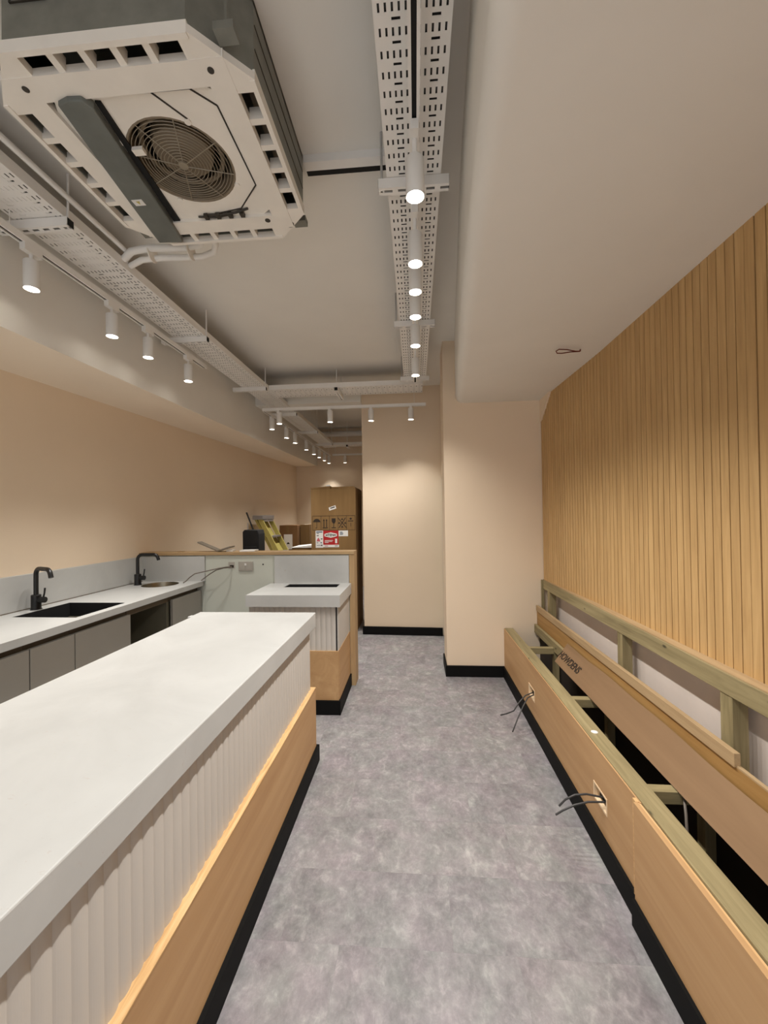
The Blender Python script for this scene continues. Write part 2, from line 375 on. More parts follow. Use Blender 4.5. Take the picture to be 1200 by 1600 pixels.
# ================================================================== SINK RUN ALONG THE LEFT WALL
ZW = .925
wk = thing('sink_worktop', 'white quartz worktop running under the two black taps along the left wall', 'worktop', (-2.2, 2.0, .885))
s1 = (-2.413, -2.003, 2.249, 2.658)      # square black sink
rc0, rr = Vector((-2.235, 3.395, ZW)), .148
Y0, Y1, X0, X1 = -.6, YP, -2.535, -1.943
mb = MB()
for (x0,x1,y0,y1) in ((X0,X1,Y0,s1[2]),(X0,s1[0],s1[2],s1[3]),(s1[1],X1,s1[2],s1[3]),(X0,X1,s1[3],3.20)): mb.box(x0,x1,y0,y1,ZW-.042,ZW)
# panel with a round hole
N = 40; ring = [(rc0.x+rr*math.cos(2*PI*i/N), rc0.y+rr*math.sin(2*PI*i/N)) for i in range(N)]
def sq(i):
    a = 2*PI*i/N; dx, dy = math.cos(a), math.sin(a)
    tx = ((X1 if dx > 0 else X0)-rc0.x)/dx if abs(dx) > 1e-6 else 1e9; ty = ((Y1 if dy > 0 else 3.20)-rc0.y)/dy if abs(dy) > 1e-6 else 1e9
    tt = min(tx, ty); return (rc0.x+dx*tt, rc0.y+dy*tt)
out = [sq(i) for i in range(N)]
for i in range(N):
    j = (i+1) % N; a, b, c, d = ring[i], out[i], out[j], ring[j]
    mb.hexa([(*a,ZW-.042),(*b,ZW-.042),(*c,ZW-.042),(*d,ZW-.042)], [(*a,ZW),(*b,ZW),(*c,ZW),(*d,ZW)])
for cx, cy in ((X0,3.20),(X1,3.20),(X0,Y1),(X1,Y1)):      # corners of the holed panel
    mx = [o for o in out if abs(o[0]-cx) < 1e-4]; my = [o for o in out if abs(o[1]-cy) < 1e-4]
    px = min(mx, key=lambda o: abs(o[1]-cy)); py = min(my, key=lambda o: abs(o[0]-cx))
    mb.prism([px, (cx,cy), py], 2, ZW-.042, ZW)
put('slab', mb, 'quartz', wk)
put('upstand', MB().box(XL+.001, -2.52, Y0, YP, ZW, 1.150), 'quartz', wk)
put('end_upstand', MB().box(-2.52, -1.924, YP-.014, YP, ZW, 1.150), 'quartz', wk)
put('joint_strip', MB().box(-2.522, -2.517, Y0, YP-.012, ZW, ZW+.005), 'gap', wk)
# cabinets
doors = [(1.06, 1.34, 'cab'), (1.35, 1.63, 'cab'), (1.635, 1.918, 'cab'), (1.924, 2.193, 'cab'), (2.199, 2.652, 'cab'), (2.664, 3.128, None), (3.138, 3.575, 'cab')]
cl = {0: 'taupe gloss base cabinet, nearest the camera under the sink worktop', 1: 'taupe gloss base cabinet, second nearest under the sink worktop', 2: 'taupe gloss base cabinet, third nearest under the sink worktop',
      3: 'narrow taupe base cabinet just before the square black sink', 4: 'wide taupe base cabinet directly under the square black sink',
      5: 'open dark doorless base unit between the two sinks', 6: 'taupe gloss base cabinet under the round steel sink'}
for i, (a, b, m) in enumerate(doors):
    t_ = thing('base_cabinet', cl[i], 'cabinet', (-2.2, (a+b)/2, 0), 'base cabinets of the sink run')
    bd = MB(); bd.box(-2.5, -2.0, a-.002, a+.014, .1, .83); bd.box(-2.5, -2.0, b-.014, b+.002, .1, .83); bd.box(-2.5, -2.0, a+.014, b-.014, .1, .116); bd.box(-2.5, -2.49, a+.014, b-.014, .116, .83)
    put('body', bd, 'cab_dark', t_)
    if m: put('door', MB().box(-1.985, -1.963, a, b, .12, .845), m, t_, bevel=.001)
    put('kickboard', MB().box(-2.06, -2.045, a-.002, b+.002, 0, .1), 'gap', t_)
    put('top_rail', MB().box(-2.03, -2.0, a-.002, b+.002, .83, ZW-.043), 'gap', t_)
# sinks
k1 = thing('square_sink', 'square matt black undermounted sink beneath the nearer tap', 'sink', (-2.208, 2.4535, .72))
sm = MB(); x0,x1,y0,y1 = s1
sm.box(x0,x1,y0,y1,.715,.725); sm.box(x0,x0+.004,y0,y1,.725,.924); sm.box(x1-.004,x1,y0,y1,.725,.924); sm.box(x0+.004,x1-.004,y0,y0+.004,.725,.924); sm.box(x0+.004,x1-.004,y1-.004,y1,.725,.924)
put('bowl', sm, 'void', k1); put('waste', MB().cyl((-2.208,2.4535,.725),(-2.208,2.4535,.729),.045), 'black', k1, smooth=True)
k2 = thing('round_sink', 'round brushed steel bowl sink beneath the farther tap', 'sink', tuple(rc0-Vector((0,0,.15))))
put('bowl', MB().lathe(rc0, [(rr+.001,-.001),(rr-.002,.0),(rr-.006,-.02),(rr-.012,-.10),(rr-.05,-.145),(.02,-.15),(.0,-.15)]), 'steel', k2, smooth=True)
def tap(x, y, ang, label):
    t_ = thing('tap', label, 'tap', (x, y, ZW), 'black mixer taps')
    c, s = math.cos(ang), math.sin(ang)
    P = lambda u, z: (x+u*c, y+u*s, ZW+z)
    put('body', MB().lathe((x,y,ZW), [(0,0),(.031,0),(.031,.004),(.0275,.006),(.0275,.092),(.024,.095),(0,.095)]), 'black', t_, smooth=True)
    pts = [P(0,.09), P(0,.22)]
    for i in range(1, 7): a = PI/2*i/6; pts.append(P(.045*(1-math.cos(a)), .22+.045*math.sin(a)))
    pts.append(P(.135,.265))
    for i in range(1, 7): a = PI/2*.85*i/6; pts.append(P(.135+.045*math.sin(a), .265-.045*(1-math.cos(a))))
    e = Vector(pts[-1])-Vector(pts[-2]); pts.append(tuple(Vector(pts[-1])+e.normalized()*.018))
    put('spout', MB().tube(pts, .0135, 14), 'black', t_, smooth=True)
    kb = put('handle_hub', MB().cyl((x+.02,y,ZW+.062), (x+.062,y,ZW+.062), .019), 'black', t_, smooth=True)
    put('lever', MB().tube([(x+.05,y,ZW+.075), (x+.058,y,ZW+.105), (x+.062,y,ZW+.138)], [.006,.005,.0055], 10), 'black', kb, smooth=True)
tap(-2.459, 2.453, math.radians(-22), 'black mixer tap beside the square black sink')
tap(-2.424, 3.37, math.radians(4), 'black mixer tap beside the round steel sink')
# sockets and cable on the partition
bx = thing('socket_back_box', 'open metal socket back box with loose cable on the partition', 'socket box', (-1.675, YP, 1.04))
m = MB(); m.box(-1.705,-1.645,YP-.002,YP+.001,1.04,1.097); put('plate', m, 'socket', bx)
put('opening', MB().box(-1.692,-1.655,YP-.004,YP-.002,1.045,1.068), 'ink', bx)
so = thing('double_socket', 'brushed grey double socket plate on the partition wall', 'socket', (-1.54, YP, 1.016))
put('plate', MB().box(-1.609,-1.472,YP-.010,YP,1.016,1.102), 'socket', so, bevel=.003)
for x in (-1.572, -1.510):
    put('socket_face', MB().box(x-.026,x+.026,YP-.012,YP-.010,1.030,1.088), 'socket', so)
put('switch', MB().box(-1.549,-1.533,YP-.015,YP-.010,1.066,1.084), 'white', so)
cb = put('loose_cable', MB().tube([(-1.672,YP-.004,1.052),(-1.70,3.53,1.058),(-1.76,3.50,1.05),(-1.83,3.48,1.035),(-1.90,3.48,1.02),(-1.97,3.48,1.005),(-2.01,3.47,.975),(-2.04,3.46,.942),(-2.06,3.45,.930)], .0045, 8), 'cable_grey', smooth=True)
tag(cb, 'grey cable trailing from the open socket box onto the sink worktop', 'cable')
cb = put('loose_cable', MB().tube([(-1.668,YP-.004,1.050),(-1.72,3.52,1.05),(-1.78,3.50,1.035),(-1.84,3.49,.998),(-1.88,3.48,.968),(-1.905,3.47,.945)], .0045, 8), 'cable_grey', smooth=True)
tag(cb, 'shorter grey cable hanging from the open socket box', 'cable')

# ================================================================== SLATTED OAK WALL
def slat_panel(label, ya, n, skew=0.0):
    """n slats from ya away from the camera"""
    pitch = .046
    t_ = thing('slat_panel', label, 'wall panel', (1.21, ya, .89), 'oak slat wall panels')
    yb_ = ya+n*pitch
    xo = lambda y: -skew*(y-ya)/(yb_-ya)
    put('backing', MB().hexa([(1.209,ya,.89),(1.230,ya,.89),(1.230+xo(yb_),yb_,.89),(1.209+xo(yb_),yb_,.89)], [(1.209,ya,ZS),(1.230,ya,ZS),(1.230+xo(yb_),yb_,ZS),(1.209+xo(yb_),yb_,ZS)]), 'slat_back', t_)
    me = None
    for i in range(n):
        y = ya+i*pitch; zt = ZS
        if skew and i > n-6: zt = ZS-(.19*(i-(n-6))/5)**1.0
        h = zt-.89
        if me is None or zt != ZS:
            mm = bpy.data.meshes.new('slat'); b = MB().box(-.0115,0,.0023,pitch-.0023,0,h); mm.from_pydata(b.v, [], b.f); mm.materials.append(MAT['oak'])
            if zt == ZS: me = mm
        else: mm = me
        o = bpy.data.objects.new('slat', mm); COL.objects.link(o); o.parent = t_; o.location = (xo(y), y-ya+(.0025 if i == 0 else 0), 0)
    return t_
slat_panel('oak slat wall panel at the right edge, nearest the camera', 1.514-26*.046, 26)
slat_panel('middle oak slat wall panel of the right wall', 1.514, 26)
slat_panel('oak slat wall panel in the far corner beside the cream projecting wall', 1.514+26*.046, 24, .045)
# timber frame below the slats
fr = thing('wall_batten_frame', 'treated pine rail on short studs fixed below the oak slats', 'timber frame', (1.17, 1.6, .45))
put('rail', MB().box(1.142, 1.198, -1.0, 3.815, .815, .893), 'pine', fr, bevel=.002)
put('rail_lit_top', MB().box(1.150, 1.198, -1.0, 3.81, .893, .897), 'pine_pale', fr)  # pale strip painting the light that falls on the rail top
for (a, b) in ((3.625,3.685),(2.386,2.442),(1.588,1.649),(.80,.86)):
    put('stud', MB().box(1.146, 1.20, a, b, .40, .815), 'pine_z', fr, bevel=.001)
put('stud', MB().box(1.130, 1.15, 3.785, 3.815, .40, .893), 'pine_z', fr, bevel=.001)

# ================================================================== UNFINISHED BENCH
bn = thing('bench_frame', 'unfinished open timber bench frame with plywood front along the right wall', 'bench', (.95, 1.5, 0))
def holed(xa, xb, y0, y1, z1, holes):
    mb = MB(); y = y0
    for (a, b, c, d) in sorted(holes):
        mb.box(xa,xb,y,a,0,z1); mb.box(xa,xb,a,b,0,c); mb.box(xa,xb,a,b,d,z1); y = b
    mb.box(xa,xb,y,y1,0,z1); return mb
H1, H2 = (2.858,3.002,.203,.286), (1.802,1.934,.204,.279)
put('front_panel', holed(.792,.810,1.545,3.815,.446,[H1,H2]), 'ply', bn)
put('front_panel', MB().box(.772,.788,-.6,1.55,0,.446), 'ply', bn)
put('packer_strip', MB().box(.788,.796,-.6,1.555,0,.444), 'ply_edge', bn)
put('joint_strip', MB().box(.780,.792,1.55,1.572,0,.447), 'ply_edge', bn)
for (a, b, c, d) in (H1, H2):
    r = MB(); e = .008
    r.box(.7900,.815,a,a+e,c,d); r.box(.7900,.815,b-e,b,c,d); r.box(.7900,.815,a+e,b-e,c,c+e); r.box(.7900,.815,a+e,b-e,d-e,d)
    put('cutout_edge', r, 'pale_edge', bn)
put('top_rail', MB().box(.798,.872,-.6,3.81,.40,.452), 'pine', bn, bevel=.002)
put('bottom_rail', MB().box(.812,.872,-.6,3.81,0,.05), 'pine', bn)
put('rear_rail', MB().box(1.062,1.085,-.6,3.81,.415,.492), 'pine', bn, bevel=.002)
for y in (3.30, 2.41, 1.64, .75): put('noggin', MB().box(.872,1.062,y-.022,y+.022,.395,.442), 'pine_x', bn, bevel=.002)
for y in (3.30, 2.41, 1.64, .75):
    put('leg', MB().box(.872,.912,y-.022,y+.022,0,.395), 'pine_z', bn)
    put('leg', MB().box(1.062,1.10,y-.022,y+.022,0,.415), 'pine_z', bn)
put('backrest_board', MB().box(1.090,1.104,-.6,3.815,.445,.612), 'ply_orange', bn)
put('added_shade_panel', MB().box(1.112,1.124,-.6,3.815,.0,.445), 'bench_shade', bn)  # added dark sheet that paints the deep shade inside the bench
put('backrest_edge', MB().box(1.0895,1.1045,-.6,1.50,.612,.618), 'pine_pale', bn)
put('backrest_batten', MB().box(1.082,1.104,1.498,3.815,.612,.661), 'pine_pale', bn, bevel=.002)
put('plinth', MB().box(.779,.792,1.545,3.803,0,.097), 'black_skirt', bn)
put('plinth', MB().box(.760,.772,-.6,1.552,0,.097), 'black_skirt', bn)
put('plaster_splash', MB().lathe((.835,2.02,.4525), [(0,.002),(.012,.002),(.016,0)], 9), 'white', bn)
# cable tails from the cut-outs
def cab(pts, label, r=.0042):
    o = put('cable_tail', MB().tube(pts, r, 8), 'cable', smooth=True); return tag(o, label, 'cable', 'cable tails from the bench front')
cab([(.86,2.93,.245),(.79,2.92,.245),(.74,2.90,.235),(.69,2.87,.20),(.645,2.84,.155),(.60,2.86,.125),(.565,2.88,.105)], 'upper of two grey cable tails from the farther bench cut-out')
cab([(.86,2.915,.24),(.79,2.90,.238),(.75,2.88,.228),(.71,2.84,.19),(.66,2.79,.13),(.63,2.76,.085),(.615,2.75,.058)], 'lower of two grey cable tails from the farther bench cut-out')
cab([(.86,1.85,.25),(.79,1.855,.255),(.73,1.86,.262),(.68,1.86,.256),(.64,1.86,.235),(.612,1.86,.205)], 'upper of two grey cable tails from the nearer bench cut-out')
cab([(.86,1.845,.238),(.79,1.845,.24),(.73,1.845,.238),(.67,1.84,.225),(.62,1.84,.20),(.59,1.84,.18)], 'lower of two grey cable tails from the nearer bench cut-out')
lw = put('cable_tail', MB().tube([(1.02,1.66,.42),(.99,1.62,.425),(.965,1.57,.40),(.955,1.55,.36),(.95,1.54,.34)], .005, 8), 'cable_grey', smooth=True)
tag(lw, 'pale grey cable end dangling inside the open bench', 'cable')
# cardboard sheet leaning on the backrest
cs = thing('cardboard_sheet', 'long tan cardboard sheet with black lettering leaning inside the bench', 'cardboard', (.98, 2.0, .445))
A = Vector((.968, 0, .447)); B = Vector((1.082, 0, .555)); nrm = Vector((-(B.z-A.z), 0, (B.x-A.x))).normalized()*.004
yf = lambda k: 3.02 if k == 0 else 3.10
mb = MB(); segs = 40
for i in range(segs):
    y0, y1 = -.3+i*3.34/segs, -.3+(i+1)*3.34/segs
    def ed(y, k):
        wv = .006*math.sin(3.1*y+k)+.003*math.sin(11*y); p = (A if k == 0 else B).copy(); p.y = y+(.10*(y > 3.03) if k else 0)*0
        p += Vector((0,0,wv if k else wv*.25)); return p
    a0, a1, b0, b1 = ed(y0,0), ed(y1,0), ed(y0,1), ed(y1,1)
    if i == segs-1: a1.y -= .07
    mb.hexa([a0, b0, b1, a1], [a0+nrm, b0+nrm, b1+nrm, a1+nrm])
put('sheet', mb, 'card_sheet', cs)
ux = Vector((0,-1,0)); uy = (B-A).normalized(); uz = ux.cross(uy)
mt = Matrix((ux, uy, uz)).transposed().to_4x4(); c0 = A.lerp(B, .42); mt.translation = Vector((c0.x, 2.83, c0.z))+uz*.0052
lettering('HOWDENS', .068, 'ink', cs, mt)

# ================================================================== RED WIRE LOOP IN THE SOFFIT
wl = put('wire_loop', MB().tube([(1.06,2.66,2.56),(1.055,2.655,2.522),(1.02,2.64,2.517),(.96,2.62,2.522),(.905,2.60,2.518),(.885,2.595,2.505),(.89,2.59,2.490),(.92,2.60,2.492),(.98,2.625,2.508),(1.05,2.655,2.520),(1.06,2.66,2.545)], .0035, 7), 'red_wire', smooth=True)
tag(wl, 'reddish brown loop of loose wire hanging from the soffit', 'wire')

# ================================================================== CEILING SPOTLIGHTS AND TRACKS
ZL = 2.60
_lm = {}
def lamp(x, y, ztop, label, power=1.0, deg=SPOT_DEG):
    key = round(ztop, 3)
    t_ = thing('track_spotlight', label, 'spotlight', (x, y, ZL), 'white cylindrical track spotlights')
    if key not in _lm:
        h = ztop-ZL
        b = MB().lathe((0,0,0), [(.0285,.012),(.031,.0),(.0318,.0),(.0318,.130),(.028,.135),(0,.135)], 24)
        s_ = MB().cyl((0,0,.135), (0,0,h-.03), .009, 12)
        a = MB().box(-.014,.014,-.045,.045,h-.034,h)
        l_ = MB().lathe((0,0,0), [(0,.006),(.015,.007),(.0288,.011)], 24)
        d = []
        for nm, mb, mt_, smo in (('body', b, 'white_metal', True), ('stem', s_, 'white_metal', True), ('adapter', a, 'white_metal', False), ('lens', l_, 'lamp', False)):
            me = bpy.data.meshes.new('spot_'+nm); me.from_pydata(mb.v, [], mb.f); me.materials.append(MAT[mt_])
            bm = bmesh.new(); bm.from_mesh(me); bmesh.ops.remove_doubles(bm, verts=bm.verts, dist=1e-5); bmesh.ops.recalc_face_normals(bm, faces=bm.faces); bm.to_mesh(me); bm.free()
            if smo: me.polygons.foreach_set('use_smooth', [True]*len(me.polygons)); me.set_sharp_from_angle(angle=math.radians(40))
            d.append((nm, me))
        _lm[key] = d
    for nm, me in _lm[key]:
        o = bpy.data.objects.new(nm, me); COL.objects.link(o); o.parent = t_
    ld = bpy.data.lights.new('spot', 'SPOT'); ld.energy = LAMP_W*power; ld.color = LAMP_COL; ld.spot_size = math.radians(deg); ld.spot_blend = SPOT_BLEND; ld.shadow_soft_size = .028
    lo = bpy.data.objects.new('spot_light', ld); COL.objects.link(lo); lo.parent = t_; lo.location = (0, 0, -.012)
    return t_
def track(name_label, x0, x1, y0, y1, z, slot_axis):
    t_ = thing('light_track', name_label, 'light track', ((x0+x1)/2, (y0+y1)/2, z), 'white lighting tracks')
    r = MB()
    if slot_axis == 1:
        m = (x0+x1)/2; r.box(x0,m-.008,y0,y1,z,z+.032); r.box(m+.008,x1,y0,y1,z,z+.032); r.box(m-.008,m+.008,y0,y1,z+.022,z+.032)
        put('rail', r, 'white_metal', t_); put('slot', MB().box(m-.0078,m+.0078,y0,y1,z+.006,z+.0215), 'void', t_)
    else:
        m = (y0+y1)/2; r.box(x0,x1,y0,m-.008,z,z+.032); r.box(x0,x1,m+.008,y1,z,z+.032); r.box(x0,x1,m-.008,m+.008,z+.022,z+.032)
        put('rail', r, 'white_metal', t_); put('slot', MB().box(x0,x1,m-.0078,m+.0078,z+.006,z+.0215), 'void', t_)
    n = max(2, int(max(x1-x0, y1-y0)/1.3)+1)
    for i in range(n):
        f = (i+.08)/(n-.84) if n > 1 else .5
        if slot_axis == 1: x, y = (x0+x1)/2, y0+(y1-y0)*f
        else: x, y = x0+(x1-x0)*f, (y0+y1)/2
        put('hanger_wire', MB().cyl((x,y,z+.03), (x,y,(2.907 if y < 8.29 else ZCB)), .0022, 6), 'white_metal', t_)
    return t_
track('lighting track slung under the right cable tray', -.003, .033, -1.6, 4.10, 2.832, 1)
track('lighting track beside the left cable tray above the sinks', -1.828, -1.794, -1.6, 3.40, 2.80, 1)
track('lighting track crossing the room below the far cross tray', -1.79, .135, 4.67, 4.706, 2.755, 0)
track('lighting track running back along the left above the rear store', -1.80, -1.766, 4.72, 8.45, 2.755, 1)
track('short lighting track near the rear wall', -1.70, -.95, 8.30, 8.335, 2.755, 0)
names = ['first', 'second', 'third', 'fourth', 'fifth', 'sixth', 'seventh', 'eighth', 'ninth']
for y, q in ((.80, 'just'), (.25, 'well'), (-.5, 'farthest')): lamp(.015, y, 2.832, 'white spotlight on the right track, %s above the top edge of the view' % q, 1.0, 126)
for i, y in enumerate((1.403, 1.781, 2.007, 2.262, 2.649, 3.212)):
    lamp(.015, y, 2.832, 'white spotlight under the right cable tray, %s from the camera' % names[i], 1.0, 126)
for y, q in ((1.15, 'just'), (.55, 'well'), (-.3, 'farthest')): lamp(-1.806, y, 2.80, 'white spotlight on the left track, %s beyond the left edge of the view' % q, 1.2, 80)
for i, y in enumerate((1.79, 2.305, 2.635, 3.129)):
    lamp(-1.806, y, 2.80, 'white spotlight on the track above the sinks, %s from the camera' % names[i], 1.2, 80)
for x, l in ((-1.59, 'leftmost white spotlight on the cross track, next to the left tray'), (-.982, 'second white spotlight from the left on the cross track'), (-.50, 'third white spotlight from the left on the cross track'), (-.038, 'rightmost white spotlight on the cross track')):
    lamp(x, 4.688, 2.755, l, 1.0, 98)
for i, y in enumerate((4.975, 5.547, 5.953, 6.583, 7.082, 7.489, 7.92, 8.33)):
    lamp(-1.783, y, 2.755, 'white spotlight on the rear left track, %s from the camera' % names[i], 1.0, 84)
lamp(-1.44, 8.318, 2.755, 'single white spotlight on the short track at the rear wall', .35, 60)

# ================================================================== CABLE TRAYS
def tray(label, axis, c, half, a, b, z, ncol=11):
    """perforated tray running along axis (0 = X, 1 = Y), centred across at c"""
    t_ = thing('cable_tray', label, 'cable tray', ((c, (a+b)/2, z) if axis == 1 else ((a+b)/2, c, z)), 'white perforated cable trays')
    sp = 2*(half-.014)/(ncol-1); cols = [-half+.014+i*sp for i in range(ncol)]; hw = .0032; pitch = .0585
    xb = [-half]; kind = []
    for i, q in enumerate(cols): kind += ['g%d' % i, 'c%d' % i]; xb += [q-hw, q+hw]
    kind.append('g%d' % ncol); xb.append(half)
    vs = []; fs = []; idx = {}
    def V(u, w):
        k = (round(u, 5), round(w, 5))
        if k not in idx: idx[k] = len(vs); vs.append((c+u, w, z) if axis == 1 else (w, c+u, z))
        return idx[k]
    n = int((b-a)/pitch)
    tr = {'g3', 'c2', 'c3', 'g%d' % (ncol-2), 'c%d' % (ncol-3), 'c%d' % (ncol-2)}
    for j in range(n):
        w0 = a+j*pitch; wb = [w0, w0+.0115, w0+.0335, w0+.0455, w0+.0535, w0+pitch]
        for r in range(5):
            for q, kd in enumerate(kind):
                if (r == 1 and kd[0] == 'c') or (r == 3 and kd in tr): continue
                fs.append((V(xb[q], wb[r]), V(xb[q+1], wb[r]), V(xb[q+1], wb[r+1]), V(xb[q], wb[r+1])))
    e = a+n*pitch
    mb = MB(); mb.add(vs, fs); mb.keep = True
    o = put('perforated_base', mb, 'white_metal', t_)
    so_ = o.modifiers.new('thickness', 'SOLIDIFY'); so_.thickness = .0015; so_.offset = 1
    s_ = MB()
    for sg in (-1, 1):
        lo, hi = sorted((c+sg*half, c+sg*(half+.002)))
        if axis == 1: s_.box(lo, hi, a, e, z, z+.05)
        else: s_.box(a, e, lo, hi, z, z+.05)
    put('side_flange', s_, 'white_metal', t_)
    q = MB(); h2 = half-.006
    q.box(*((c-h2, c+h2, a, e) if axis == 1 else (a, e, c-h2, c+h2)), z+.006, z+.016); put('dark_hole_liner', q, 'cable', t_)  # dark sheet added above the base so the perforations look shaded
    return t_
def strut(t_, axis, c, lo, hi, z1, rods, zc=ZC, cap_end=None):
    """slotted channel under a tray: runs along axis from lo to hi at c, top at z1, with threaded rods up to the ceiling"""
    z0 = z1-.041; B_ = lambda mb, u0, u1, w0, w1, a_, b_: (mb.box(u0,u1,w0,w1,a_,b_) if axis == 0 else mb.box(w0,w1,u0,u1,a_,b_))
    mb = MB(); n = max(1, int((hi-lo)/.05)); st = (hi-lo)/n
    B_(mb, lo, hi, c-.0205, c-.018, z0, z1); B_(mb, lo, hi, c+.018, c+.0205, z0, z1)
    B_(mb, lo, hi, c-.018, c-.007, z0, z0+.003); B_(mb, lo, hi, c+.007, c+.018, z0, z0+.003)
    for i in range(n):
        B_(mb, lo+i*st, lo+i*st+st*.4, c-.007, c+.007, z0, z0+.003)
    s_ = put('strut', mb, 'white_metal', t_)
    cm = MB()
    B_(cm, lo-.001, lo, c-.017, c+.017, z0+.004, z1-.003); B_(cm, hi, hi+.001, c-.017, c+.017, z0+.004, z1-.003); put('open_end', cm, 'void', s_)
    for r in rods:
        p0 = (r, c, z0) if axis == 0 else (c, r, z0); q = (p0[0], p0[1], zc-.001)
        put('threaded_rod', MB().cyl(p0, q, .005, 8), 'white_metal', s_)
    return s_
tr = tray('perforated cable tray over the aisle on the right', 1, .013, .11, -1.6, 4.15, 2.908)
for y in (.45, 1.70, 2.95, 4.14): strut(tr, 0, y, -.135, .158, 2.906, (-.122, .146 if y < .1 else -.122))
tl = tray('perforated cable tray on the left above the sink run', 1, -1.728, .122, -1.6, 8.28, 2.908)
for y in (.5, 1.77, 3.03, 4.27, 5.39, 6.58, 7.75): strut(tl, 0, y, -1.955, -1.588, 2.906, (-1.60,), ZC if y < 5 else ZCB)
tx = tray('perforated cable tray crossing the room from left tray to right tray', 0, 4.53, .155, -1.60, .13, 2.908, 14)
strut(tx, 1, -.845, 4.36, 4.72, 2.906, (4.40, 4.68))
tb = tray('short perforated cable tray crossing in front of the rear wall', 0, 8.05, .11, -1.60, -.70, 2.908)
strut(tb, 1, -1.33, 7.92, 8.18, 2.906, (7.95,), ZCB)
cbn = put('cable_bundle', MB().box(-1.80,-1.655,-1.0,2.15,2.9099,2.9135), 'white_metal'); tag(cbn, 'flat white cable bundle lying in the left cable tray', 'cable')
cp = put('conduit', MB().tube([(-1.575,-1.0,2.985),(-1.575,1.2,2.985),(-1.575,2.02,2.985),(-1.578,2.16,2.985)], .013, 10), 'white_metal', smooth=True)
tag(cp, 'white conduit running beside the left cable tray under the ceiling', 'pipe')

# ================================================================== AIR CONDITIONING CASSETTE
ac = thing('air_conditioner', 'ceiling air conditioning cassette without its cover, fan guard exposed', 'air conditioner', (-.895, 1.49, 2.85))
ax, ay, hs, ch = -.895, 1.49, .42, .14
def octo(h, c_): return [(ax-h+c_,ay-h),(ax+h-c_,ay-h),(ax+h,ay-h+c_),(ax+h,ay+h-c_),(ax+h-c_,ay+h),(ax-h+c_,ay+h),(ax-h,ay+h-c_),(ax-h,ay-h+c_)]
# casing: hollow, closed on top
cs_ = MB(); oo, oi_ = octo(hs-.004, ch), octo(hs-.02, ch-.006)
for i in range(8):
    j = (i+1) % 8; cs_.hexa([(*oo[i],2.873),(*oo[j],2.873),(*oi_[j],2.873),(*oi_[i],2.873)], [(*oo[i],3.105),(*oo[j],3.105),(*oi_[j],3.105),(*oi_[i],3.105)])
cs_.prism(oo, 2, 3.095, 3.11)
cas = put('casing', cs_, 'galv', ac)
for i in (1, 3): pass
ribs = MB()
for k in range(4):
    x = ax-.25+k*.14; ribs.box(x,x+.11,ay-hs-.001,ay-hs+.004,2.99,2.993); ribs.box(x,x+.11,ay-hs-.001,ay-hs+.004,3.06,3.063); ribs.box(x,x+.003,ay-hs-.001,ay-hs+.004,2.99,3.063); ribs.box(x+.107,x+.11,ay-hs-.001,ay-hs+.004,2.99,3.063)
put('pressed_rib', ribs, 'fan_dark', cas)
seam = MB(); seam.box(ax+hs-.005,ax+hs-.002,ay-.27,ay+.27,2.955,2.959); seam.box(ax+hs-.005,ax+hs-.002,ay-.27,ay+.27,3.03,3.034)
put('casing_seam', seam, 'fan_dark', cas)
# drain pan frame: bars leaving the outlet slots open
zf0, zf1 = 2.85, 2.874
SL = .245; s_in, s_out = .352, .404
fm = MB()
for sx, sy in ((0,-1),(1,0),(0,1),(-1,0)):
    def RB(u0,u1,v0,v1,za=zf0,zb=zf1):
        # u across the side, v outwards
        if sy: y0_, y1_ = sorted((ay+sy*v0, ay+sy*v1)); fm.box(ax+u0,ax+u1,y0_,y1_,za,zb)
        else: x0_, x1_ = sorted((ax+sx*v0, ax+sx*v1)); fm.box(x0_,x1_,ay+u0,ay+u1,za,zb)
    RB(-.28,.28,s_out,hs,zf0-.004,zf1+.01)
    RB(-SL-.035,-SL,s_in,s_out); RB(SL,.28,s_in,s_out)
    for k in range(1, 5): u = -SL+2*SL*k/5; RB(u-.011,u+.011,s_in,s_out,zf0+.002,zf1+.02)
for qx, qy in ((-1,-1),(1,-1),(1,1),(-1,1)):           # chamfered corners
    poly = [(.28,.28),(hs,.28),(.28,hs)]; pts = [(ax+qx*u, ay+qy*v_) for u, v_ in poly]
    fm.prism(pts if qx*qy > 0 else pts[::-1], 2, zf0, zf1)
    a_, b_ = sorted((ax+qx*.28, ax+qx*s_in)); c_, d_ = sorted((ay+qy*.28, ay+qy*s_in))
put('pan_frame', fm, 'white_plastic', ac)
ann = MB()                                              # broad inner border of the pan
for (x0,x1,y0,y1) in ((-s_in,s_in,-s_in,-.275),(-s_in,s_in,.275,s_in),(-s_in,-.275,-.275,.275),(.275,s_in,-.275,.275)): ann.box(ax+x0,ax+x1,ay+y0,ay+y1,zf0-.002,zf1)
put('pan_border', ann, 'white_plastic', ac)
sl_ = MB()
for sx, sy in ((0,-1),(1,0),(0,1),(-1,0)):
    if sy: y0_, y1_ = sorted((ay+sy*s_in, ay+sy*(s_out+.004))); sl_.box(ax-.28,ax+.28,y0_,y1_,2.94,2.945)
    else: x0_, x1_ = sorted((ax+sx*s_in, ax+sx*(s_out+.004))); sl_.box(x0_,x1_,ay-.28,ay+.28,2.94,2.945)
put('outlet_duct', sl_, 'fan_cone', ac)
